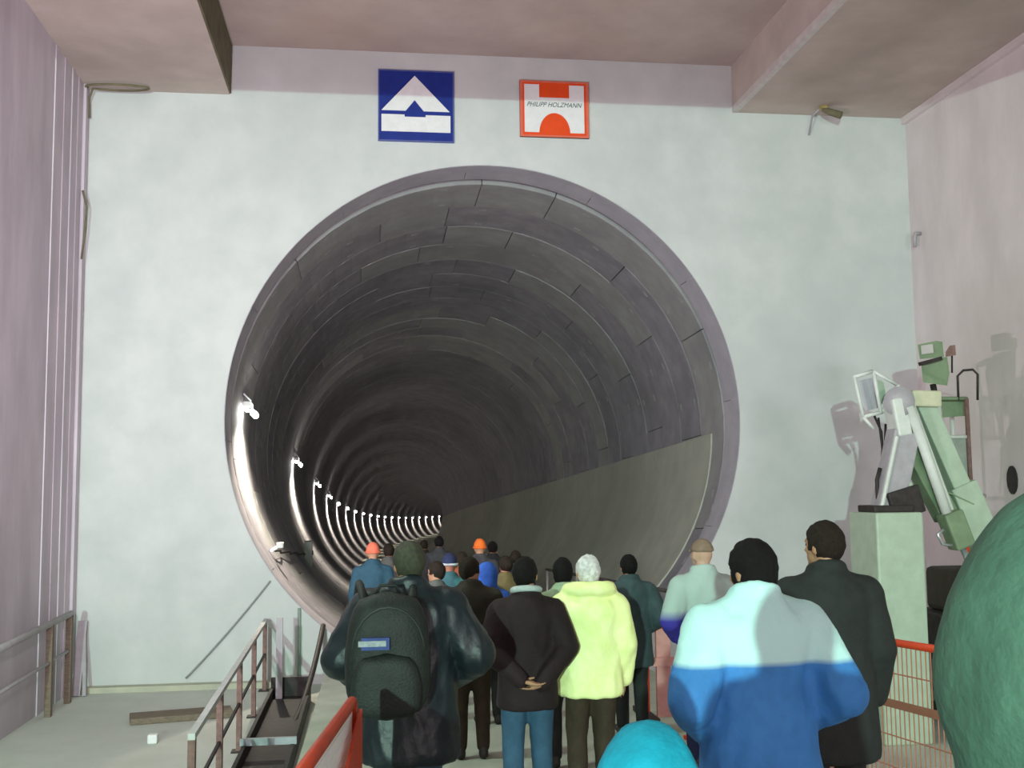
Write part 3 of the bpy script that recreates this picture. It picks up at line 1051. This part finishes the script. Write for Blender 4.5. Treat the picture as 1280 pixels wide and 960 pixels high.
POSES = {   # elbow, wrist (right side; mirrored for left) for a 1.75 m figure facing +y
    'down': ((.245, -.03, 1.13), (.255, .06, .88)),
    'pockets': ((.30, -.10, 1.14), (.19, .12, 1.00)),
    'behind': ((.275, -.07, 1.15), (.075, -.205, .925)),
    'front': ((.27, -.03, 1.15), (.12, .22, 1.12)),
    'bulky': ((.335, -.04, 1.15), (.21, .17, 1.00)),
}


def hand_shapes(w, e, side, curl=.5):
    """palm, four unequal bent fingers and a thumb leaving the palm's side"""
    w, e = Vector(w), Vector(e)
    d = (w - e).normalized()
    lat = Vector((0, 1, 0)) - d * d.y           # thumb side looks forward
    lat.normalize()
    nrm = d.cross(lat) * (1 if side > 0 else -1)  # palm faces the body
    sh = []
    for k in (-1, -.33, .33, 1):
        sh.append(s_capsule(w + lat * k * .020, w + d * .085 + lat * k * .031, .015, .014, 10, 4))
    for k, L in ((1.0, .070), (.35, .080), (-.32, .074), (-1.0, .056)):
        p = w + d * .085 + lat * k * .033
        dirv = (d + lat * k * .12).normalized()
        for j, fr in enumerate((.42, .33, .25)):
            q = p + dirv * (L * fr)
            sh.append(s_capsule(p, q, .0098 - j * .0008, .0092 - j * .0008, 9, 3))
            p = q
            dirv = (dirv - nrm * curl * .7).normalized()
    p = w + d * .02 + lat * .026
    q = p + (d * .55 + lat * .7 - nrm * .3).normalized() * .048
    t = q + (d * .85 + lat * .2 - nrm * .4).normalized() * .034
    sh += [s_capsule(p, q, .014, .011, 9, 3), s_capsule(q, t, .011, .0085, 9, 3)]
    return sh


def head_shapes(M):
    """skull, jaw, nose, ears, brow and lips around the head frame M (origin = head centre, +y = face)"""
    sh = [s_ball((0, -.008, .018), (.076, .096, .100)), s_ball((0, .030, -.045), (.058, .062, .070)),
          s_capsule((0, .088, .005), (0, .108, -.022), .010, .014, 8, 3),
          s_capsule((-.03, .082, .028), (.03, .082, .028), .012, .012, 8, 3),
          s_capsule((-.018, .086, -.058), (.018, .086, -.058), .009, .009, 8, 3), s_ball((0, .075, -.092), (.024, .022, .02))]
    for s in (-1, 1):
        sh.append(s_ball((s * .079, -.008, -.008), (.010, .020, .033), 10, 7))
        sh.append(s_ball((s * .048, .055, -.015), (.022, .02, .02), 10, 7))
    return [xf(q, M) for q in sh]


HAIRC = {}


def cap_mesh(kind, K, seed=0):
    """hair or hat shell around the skull: below / in front of its edge it dives under the skin"""
    n, m = 56, 36
    v, f = [], []
    rx, ry, rz = .087, .108, .112
    for i in range(m + 1):
        t = math.pi * i / m
        for k in range(n):
            a = 2 * math.pi * k / n
            d = Vector((math.sin(t) * math.cos(a), math.sin(t) * math.sin(a), math.cos(t)))
            p = Vector((d.x * rx, d.y * ry - .012, d.z * rz + .020))
            g = 1.0
            if kind in ('short', 'bob', 'fluffy'):
                low = {'short': -.075, 'bob': -.16, 'fluffy': -.085}[kind]
                front = .045 + max(0, p.z - .04) * 1.2
                inside = p.y > front or (p.z < -.02 and p.y > .0 and kind != 'bob') or p.z < low
                if p.z < -.02 and kind != 'bob':
                    inside = inside or p.y > -.01
                if kind == 'bob' and p.z < 0:
                    p = Vector((p.x * 1.0, p.y, p.z * 1.45))
                w = mnoise.noise(p * 34 + Vector((seed, 0, 0))) + .6 * mnoise.noise(Vector((p.x * 90, p.y * 90, p.z * 40)))
                g = 1.0 + (.07 if kind == 'fluffy' else .045) * w
                if inside:
                    g = .80
            elif kind == 'beanie':
                p = Vector((d.x * (rx + .004), d.y * (ry + .004) - .010, d.z * (rz + .012) + .022))
                if p.z < .005:
                    g = .78
            elif kind == 'cap':
                if p.z < .03:
                    g = .78
            c = Vector((0, -.008, .01))
            v.append((c + (p - c) * g) * K)
    for i in range(m):
        for k in range(n):
            f.append((i * n + k, (i + 1) * n + k, (i + 1) * n + (k + 1) % n, i * n + (k + 1) % n))
    me = bpy.data.meshes.new('hair')
    me.from_pydata(v, [], f)
    me.polygons.foreach_set('use_smooth', [True] * len(f))
    return me


SKIN = [mat('skin_warm', (.40, .21, .13), (.34, .17, .10), 20, .55), mat('skin_pale', (.48, .29, .22), (.42, .25, .18), 20, .55)]
M_EYE = mat('eye', (.10, .08, .07), (.06, .05, .04), 10, .3)
M_SHOE = mat('shoe_leather', (.03, .027, .025), (.02, .018, .016), 10, .5)


def person(px, dist, H, label, jacket, trousers, hair=None, hairmat=None, pose='down', yaw=0, headyaw=0, headpitch=0, pad=.03, hem=.80,
           voxel=.011, jv=.015, decim=.5, fold=.006, hood=False, hood_up=False, collar=True, stride=0.0, skin=0, headlow=0.0, width=1.0,
           hatband=None, head_px_y=700, wx=None, brim=False, dz=0.0, group='visitors walking towards the tunnel', sleeves=True, scarf=None):
    """a clothed standing figure: one continuous body, with garments and hair as parts"""
    y = CAM[1] + dist
    x = at(px, head_px_y, y)[0] if wx is None else wx
    K = H / 1.75
    g = ground(y) + dz
    R0 = Matrix.Rotation(yaw, 4, 'Z')
    el, wr_ = POSES[pose]
    sh = []
    hips = []
    trunk = [(0, -.005, .84, .120 * width, .085), (0, -.01, .92, .172 * width, .118), (0, 0, 1.00, .165 * width, .112), (0, .005, 1.10, .145 * width, .102), (0, .008, 1.22, .160 * width, .112),
             (0, .004, 1.32, .175 * width, .116), (0, -.006, 1.40, .170 * width, .100), (0, -.012, 1.455, .105 * width, .070), (0, -.010, 1.49, .060, .058)]
    sh.append(s_loft(trunk))
    hc = Vector((0, .022, 1.632 - headlow))
    sh.append(s_capsule((0, -.012, 1.44), hc - Vector((0, .03, .06)), .060, .056))
    HM = Matrix.Translation(hc) @ Matrix.Rotation(headyaw, 4, 'Z') @ Matrix.Rotation(headpitch, 4, 'X')
    sh += head_shapes(HM)
    arms, legs = [], []
    for s in (-1, 1):
        S = Vector((s * .182 * width, -.008, 1.385))
        E = Vector((s * el[0] * (1 + (width - 1) * .6), el[1], el[2]))
        Wp = Vector((s * wr_[0], wr_[1], wr_[2]))
        if pose == 'behind' and s < 0:
            Wp += Vector((0, -.035, .035))
        arms.append((S, E, Wp))
        sh += [s_capsule(S, E, .056, .043), s_capsule(E, Wp, .043, .028)]
        if pose == 'behind':
            tip = Vector((-s * .06, -.24 + (-.035 if s < 0 else 0), .90 + (.03 if s < 0 else 0)))
            sh += hand_shapes(Wp, Wp - (tip - Wp), s, .45)
        else:
            sh += hand_shapes(Wp, E, s, .5)
        st = s * stride
        Hp = Vector((s * .088, -.005, .90)); Kn = Vector((s * .098, .025 + st * .55, .49 + abs(st) * .03)); An = Vector((s * .100, -.03 + st - (.08 if st < 0 else 0), .085 + (.05 if st < 0 else 0)))
        legs.append((Hp, Kn, An))
        sh += [s_capsule(Hp, Kn, .088, .058), s_capsule(Kn, An, .056, .038), s_capsule(An + Vector((0, -.02, -.045)), An + Vector((s * .02, .15, -.052)), .038, .030)]
    body = soup('person', sh, SKIN[skin], None, voxel, 3, decim, K=K)
    body.location = (x, y, g)
    body.rotation_euler = (0, 0, yaw)
    tag(body, label, 'person', group)
    # upper garment
    js = [s_loft([(cx, cy, z, rx + pad, ry + pad) for cx, cy, z, rx, ry in [(0, -.012, hem, .176 * width, .128), (0, -.012, hem + .06, .180 * width, .130)] + [(0, cy, z, max(rx, .165 * width), max(ry, .112)) for _, cy, z, rx, ry in trunk[2:6] if z > hem + .08] + [trunk[6], (0, -.010, 1.45, .118 * width, .078)]])]
    js.append(s_ball((0, -.022, 1.452), (.108 + pad * .5, .090 + pad * .5, .088)))
    for S, E, Wp in arms:
        cuff = E.lerp(Wp, .97)
        js += [s_capsule(S, E, .062 + pad * .9, .050 + pad * .8), s_capsule(E, cuff, .050 + pad * .8, .036 + pad * .6)]
        js.append(s_capsule(S - Vector((S.x * .72, .004, -.070)), S, .044 + pad * .5, .056 + pad * .9))
    if collar and not hood_up:
        for k in range(16):
            a0, a1 = 2 * math.pi * k / 16, 2 * math.pi * (k + 1) / 16
            ca = lambda a: Vector((.076 * math.cos(a), -.004 + .074 * math.sin(a), 1.528 - .018 * math.sin(a)))
            js.append(s_capsule(ca(a0), ca(a1), .018 + pad * .25, .018 + pad * .25, 8, 3))
    if hood and not hood_up:
        pts = [Vector((.150 * math.cos(a), -.02 + .115 * math.sin(a), 1.520 - .016 * math.sin(a))) for a in [math.pi * (1 + k / 12) for k in range(-2, 15)]]
        for p, q in zip(pts, pts[1:]):
            js.append(s_capsule(p, q, .048, .048, 10, 4))
    if hood_up:
        for zc, r, ry in ((1.47, .10, .105), (1.55, .118, .125)):
            js.append(s_ball((0, -.015, zc), (r, ry, .10)))
        js.append(xf(s_ball((0, -.022, .008), (.128, .138, .150)), HM))
    j = soup('jacket', js, jacket, body, jv, 5, 1.0, fold, K=K)
    # trousers
    ts = [s_loft([(0, -.008, .82, .150, .110), (0, -.01, .90, .186, .130), (0, -.005, .98, .178, .124), (0, 0, 1.04, .168, .118)])]
    for Hp, Kn, An in legs:
        ts += [s_capsule(Hp, Kn, .104, .076), s_capsule(Kn, An + Vector((0, 0, .02)), .076, .062)]
    soup('trousers', ts, trousers, body, jv, 5, 1.0, fold * .7, 9, K=K)
    for s, (Hp, Kn, An) in zip((-1, 1), legs):
        soup('shoe', [s_capsule(An + Vector((0, -.03, -.04)), An + Vector((s * .02, .16, -.047)), .046, .040), s_capsule(An + Vector((0, -.02, -.03)), An + Vector((0, -.015, .02)), .046, .044)], M_SHOE, body, .016, 3, K=K)
    # hair or hat
    if hair and not (hood_up and hair is None):
        me = cap_mesh(hair, K, px)
        me.materials.append(hairmat)
        ho = bpy.data.objects.new('hat' if hair in ('beanie', 'cap') else 'hair', me)
        COL.objects.link(ho)
        ho.parent = body
        ho.matrix_local = Matrix.Translation(hc * K) @ Matrix.Rotation(headyaw, 4, 'Z') @ Matrix.Rotation(headpitch, 4, 'X')
        if hatband or hair == 'beanie':
            b = MB().tube([Vector((.092 * math.cos(a), -.010 + .112 * math.sin(a), .012)) * K for a in [2 * math.pi * k / 24 for k in range(24)]], .015 * K, 8, closed=True)
            ob = bpy.data.objects.new('hat_band', b.mesh('hat_band', hatband or hairmat, True))
            COL.objects.link(ob)
            ob.parent = ho
        if brim:
            b = MB().tube([Vector((-.06, .07, .035)) * K, Vector((0, .16, .025)) * K, Vector((.06, .07, .035)) * K], .012 * K, 8)
            ob = bpy.data.objects.new('hat_brim', b.mesh('hat_brim', hairmat, True))
            COL.objects.link(ob)
            ob.parent = ho
    for s in (-1, 1):
        b = MB().add(*s_ball((0, 0, 0), (.012 * K, .012 * K, .012 * K), 10, 6))
        e = bpy.data.objects.new('eye', b.mesh('eye', M_EYE, True))
        COL.objects.link(e)
        e.parent = body
        e.matrix_local = Matrix.Translation((HM @ Vector((s * .031, .074, .008))) * K)
    if scarf:
        b = MB().tube([Vector((.092 * math.cos(a), -.012 + .088 * math.sin(a), 1.535 - .02 * math.sin(a))) * K for a in [2 * math.pi * k / 24 for k in range(24)]], .022 * K, 10, closed=True)
        ob = bpy.data.objects.new('scarf', b.mesh('scarf', scarf, True))
        COL.objects.link(ob)
        ob.parent = body
    return body


def cloth(name, c, rough=.8, bump=.2, spec=.3, k=.78):
    return mat('cloth_' + name, c, tuple(x * k for x in c), 14, rough, bump, spec=spec, bscale=60)


H_BLACK = mat('hair_black', (.008, .006, .006), (.004, .003, .003), 60, .7, .4, spec=.15)
H_BROWN = mat('hair_brown', (.022, .014, .010), (.012, .008, .006), 60, .7, .4, spec=.15)
H_WHITE = mat('hair_white', (.74, .70, .70), (.50, .47, .47), 30, .7, .5, lo=.4, hi=.6)
H_OLIVE = mat('hair_dull_brown', (.05, .05, .028), (.025, .028, .018), 40, .6, .4)
C_BLACKGLOSS = mat('cloth_black_gloss', (.008, .014, .018), (.005, .009, .012), 9, .45, .2, spec=.35, bscale=25)
C_JEANS = cloth('jeans', (.035, .085, .15))
C_BLACK = cloth('black', (.018, .020, .020))
C_DARKBROWN = cloth('dark_brown', (.040, .026, .016))
C_MAROON = cloth('maroon', (.019, .009, .011))
C_YELLOW = mat('cloth_yellow', (.88, .90, .46), (.78, .84, .34), 10, .6, .15)
C_GREYBLUE = cloth('grey_blue', (.045, .07, .08))
C_BROWNJ = cloth('brown', (.026, .019, .014))
C_TEAL = cloth('teal', (.04, .14, .15))
C_OLIVE = cloth('olive', (.14, .13, .05))
C_SAGE = cloth('sage', (.30, .38, .25))
C_BLUEJ = cloth('mid_blue', (.02, .065, .10))
C_BLUEHOOD = cloth('bright_blue', (.03, .11, .46))
C_ORANGEH = cloth('orange', (.70, .14, .02))
C_CORAL = cloth('coral', (.62, .14, .08))
C_GREY = cloth('grey', (.09, .09, .085))
C_DKGREY = cloth('charcoal', (.05, .05, .055))
C_NAVY = cloth('navy', (.012, .018, .06))
C_PALEBAND = cloth('pale_band', (.45, .50, .50))
C_RUSTJ = cloth('rust', (.22, .06, .03))
C_GREENJ = cloth('dull_green', (.085, .17, .125))
C_CYAN = cloth('turquoise', (.010, .34, .52))
C_PALE = banded('cloth_pale_grey_blue', 1.18, (.05, .035, .34), (.36, .44, .42), .04)
C_BLUEYOKE = banded('cloth_blue_yoke', 1.30, (.045, .20, .52), (.46, .70, .70), .012)

# --- nearest figures
blackman = person(511, 6.1, 1.77, 'person in shiny black padded jacket carrying a black backpack', C_BLACKGLOSS, C_JEANS, 'short', H_OLIVE, 'bulky', 0, .25, -.12, pad=.070, hem=.61, fold=.012, width=1.10, jv=.014, decim=.4)
person(657, 7.2, 1.65, 'person in dark maroon jacket and jeans with hands clasped behind the back', C_MAROON, C_JEANS, 'short', H_BLACK, 'behind', 0, -.35, -.05, pad=.035, hem=.74, fold=.006, voxel=.0075, decim=.5, width=1.0, scarf=C_PALEBAND)
person(735, 7.4, 1.65, 'white-haired person in a long bright yellow hooded coat', C_YELLOW, C_DARKBROWN, 'fluffy', H_WHITE, 'down', 0, .1, -.03, pad=.055, hem=.78, fold=.008, hood=True, width=1.0)
person(786, 10.0, 1.60, 'dark-haired person in a grey-blue coat beside the yellow-coated visitor', C_GREYBLUE, C_BLACK, 'short', H_BLACK, 'pockets', 0, .05, 0, pad=.045, hem=.66, fold=.006)
person(878, 8.4, 1.74, 'person in pale grey-blue jacket and brown cap behind the red board barrier', C_PALE, C_NAVY, 'cap', mat('cap_brown', (.22, .15, .11), (.17, .11, .08), 20, .8), 'pockets', 0, .3, 0, pad=.04, hem=.74, brim=True, skin=1)
person(942, 4.3, 1.79, 'black-haired person in blue jacket with pale cyan shoulder yoke', C_BLUEYOKE, C_BLACK, 'bob', H_BLACK, 'pockets', .05, .35, -.18, pad=.05, hem=.74, fold=.009, headlow=.03, width=1.05)
person(1032, 5.6, 1.84, 'tall dark-haired person in black coat behind the blue jacket', C_BLACK, C_BLACK, 'short', H_BROWN, 'down', 0, .5, 0, pad=.05, hem=.60)
person(806, 2.1, 1.41, 'child in turquoise hooded jacket at the bottom of the picture', C_CYAN, C_NAVY, None, None, 'pockets', 0, 0, 0, pad=.045, hem=.78, hood_up=True, fold=.008)
person(0, .85, 1.80, 'person in dull green hooded jacket cut off by the right edge', C_GREENJ, C_DKGREY, None, None, 'down', 0, 0, 0, pad=.06, hem=.70, hood_up=True, fold=.008, wx=-1.79)
# --- crowd farther down the ramp
FAR = dict(voxel=.016, jv=.022, decim=.35, fold=.004)
person(588, 9.2, 1.62, 'person in plain brown jacket just right of the black jacket', C_BROWNJ, C_DARKBROWN, 'short', H_BROWN, 'down', 0, -.9, 0, pad=.05, width=1.05, **FAR)
person(562, 12.0, 1.60, 'person in teal jacket and navy beanie with pale band', C_TEAL, C_BLACK, 'beanie', C_NAVY, 'pockets', 0, 0, 0, hatband=C_PALEBAND, **FAR)
person(600, 16.0, 1.74, 'person in bright orange beanie amid the far crowd', C_DKGREY, C_BLACK, 'beanie', C_ORANGEH, 'down', 0, 0, 0, stride=.12, **FAR)
person(609, 10.8, 1.52, 'person with bright blue hood up behind the brown jacket', C_BLUEHOOD, C_BLACK, None, None, 'down', 0, 0, 0, hood_up=True, **FAR)
person(632, 12.6, 1.56, 'person in olive yellow jacket left of the maroon jacket', C_OLIVE, C_JEANS, 'short', H_BROWN, 'down', 0, .3, 0, **FAR)
person(704, 8.7, 1.61, 'dark-haired person in sage green jacket between maroon and yellow', C_SAGE, C_BLACK, 'bob', H_BLACK, 'pockets', 0, -.3, 0, skin=1, **FAR)
person(466, 14.5, 1.72, 'person in mid blue jacket and coral beanie left of the black jacket', C_BLUEJ, C_BLACK, 'beanie', C_CORAL, 'down', 0, 0, 0, **FAR)
person(545, 11.0, 1.55, 'bare-headed person in grey jacket beside the black jacket collar', C_GREY, C_DKGREY, 'short', H_BROWN, 'down', 0, .9, 0, **FAR)
person(549, 21.0, 1.80, 'tall person in charcoal coat farthest left in the far crowd', C_DKGREY, C_BLACK, 'short', H_BLACK, 'down', 0, 0, 0, stride=.1, **FAR)
person(616, 18.5, 1.70, 'dark-haired person in black jacket behind the orange beanie', C_BLACK, C_BLACK, 'short', H_BLACK, 'down', 0, 0, 0, **FAR)
person(577, 14.0, 1.60, 'person in rust red jacket deep in the crowd', C_RUSTJ, C_BLACK, 'short', H_BROWN, 'down', 0, 0, 0, **FAR)
person(645, 15.5, 1.58, 'person in navy jacket behind the olive jacket', C_NAVY, C_JEANS, 'short', H_BROWN, 'down', 0, -.4, 0, stride=.1, **FAR)
person(530, 24.0, 1.72, 'person in brown coat farthest down the tunnel', C_BROWNJ, C_BLACK, 'short', H_BROWN, 'down', 0, 0, 0, stride=.1, **FAR)
person(486, 17.0, 1.70, 'person in grey coat just right of the coral beanie', C_GREY, C_BLACK, 'short', H_BROWN, 'down', 0, 0, 0, **FAR)
bake_all()

# --- backpack on the black jacket
bp_y = CAM[1] + 6.1 - .33
g = ground(CAM[1] + 6.1)
bx = blackman.location.x - .12
pk = empty('backpack', (bx, bp_y, g + .93))
tag(pk, 'black backpack with a small white and blue badge on the black jacket', 'backpack')


def rbox(cx, cy, cz, w, d, h, name, m, par, sq=3.2, taper=.86):
    rings = []
    n = 14
    for i in range(n + 1):
        t = -1 + 2 * i / n
        k = (1 - abs(t) ** 3.4) ** (1 / 3.4)
        k = max(k, .05)
        tw = 1 - (1 - taper) * max(0, t)
        rings.append((cx, cy, cz + t * h / 2, w / 2 * k * tw, d / 2 * k))
    v, f = s_loft(rings, 28, sq)
    return MB().add(v, f).build(name, m, par, True)


C_PACK = mat('pack_nylon', (.014, .017, .016), (.009, .011, .010), 20, .6, .25, bscale=90)
main = rbox(bx, bp_y, g + 1.22, .44, .26, .65, 'main_bag', C_PACK, pk)
rbox(bx - .01, bp_y - .13, g + 1.08, .35, .10, .33, 'front_pocket', C_PACK, pk)
MB().tube([Vector((bx - .06, bp_y + .02, g + 1.525)), Vector((bx - .04, bp_y + .01, g + 1.57)), Vector((bx + .04, bp_y + .01, g + 1.57)), Vector((bx + .06, bp_y + .02, g + 1.525))], .010, 8).build('grab_loop', C_PACK, pk, True)
MB().tube([Vector((bx + .18 * math.cos(a), bp_y - .095 - .03 * math.sin(a), g + 1.25 + .22 * math.sin(a))) for a in [math.pi * k / 12 for k in range(13)]], .005, 6).build('zip', mat('zip_grey', (.03, .033, .033), (.02, .025, .025), 20, .5), pk, True)
bd = MB().bbox((bx - .135, bp_y - .158, g + 1.265), (bx + .005, bp_y - .130, g + 1.325)).build('badge', mat('badge_blue', (.03, .05, .20), (.02, .04, .16), 20, .6), pk)
MB().bbox((bx - .150, bp_y - .164, g + 1.283), (bx - .012, bp_y - .158, g + 1.311)).build('badge_print', mat('badge_pale', (.32, .34, .36), (.22, .24, .27), 60, .7), bd)
for s in (-1, 1):
    MB().tube([Vector((bx + s * .11, bp_y + .08, g + 1.42)), Vector((bx + s * .13, bp_y + .15, g + 1.50)), Vector((bx + s * .14, bp_y + .24, g + 1.545)), Vector((bx + s * .15, bp_y + .36, g + 1.555)), Vector((bx + s * .16, bp_y + .48, g + 1.47))], .022, 8).build('strap', C_PACK, pk, True)
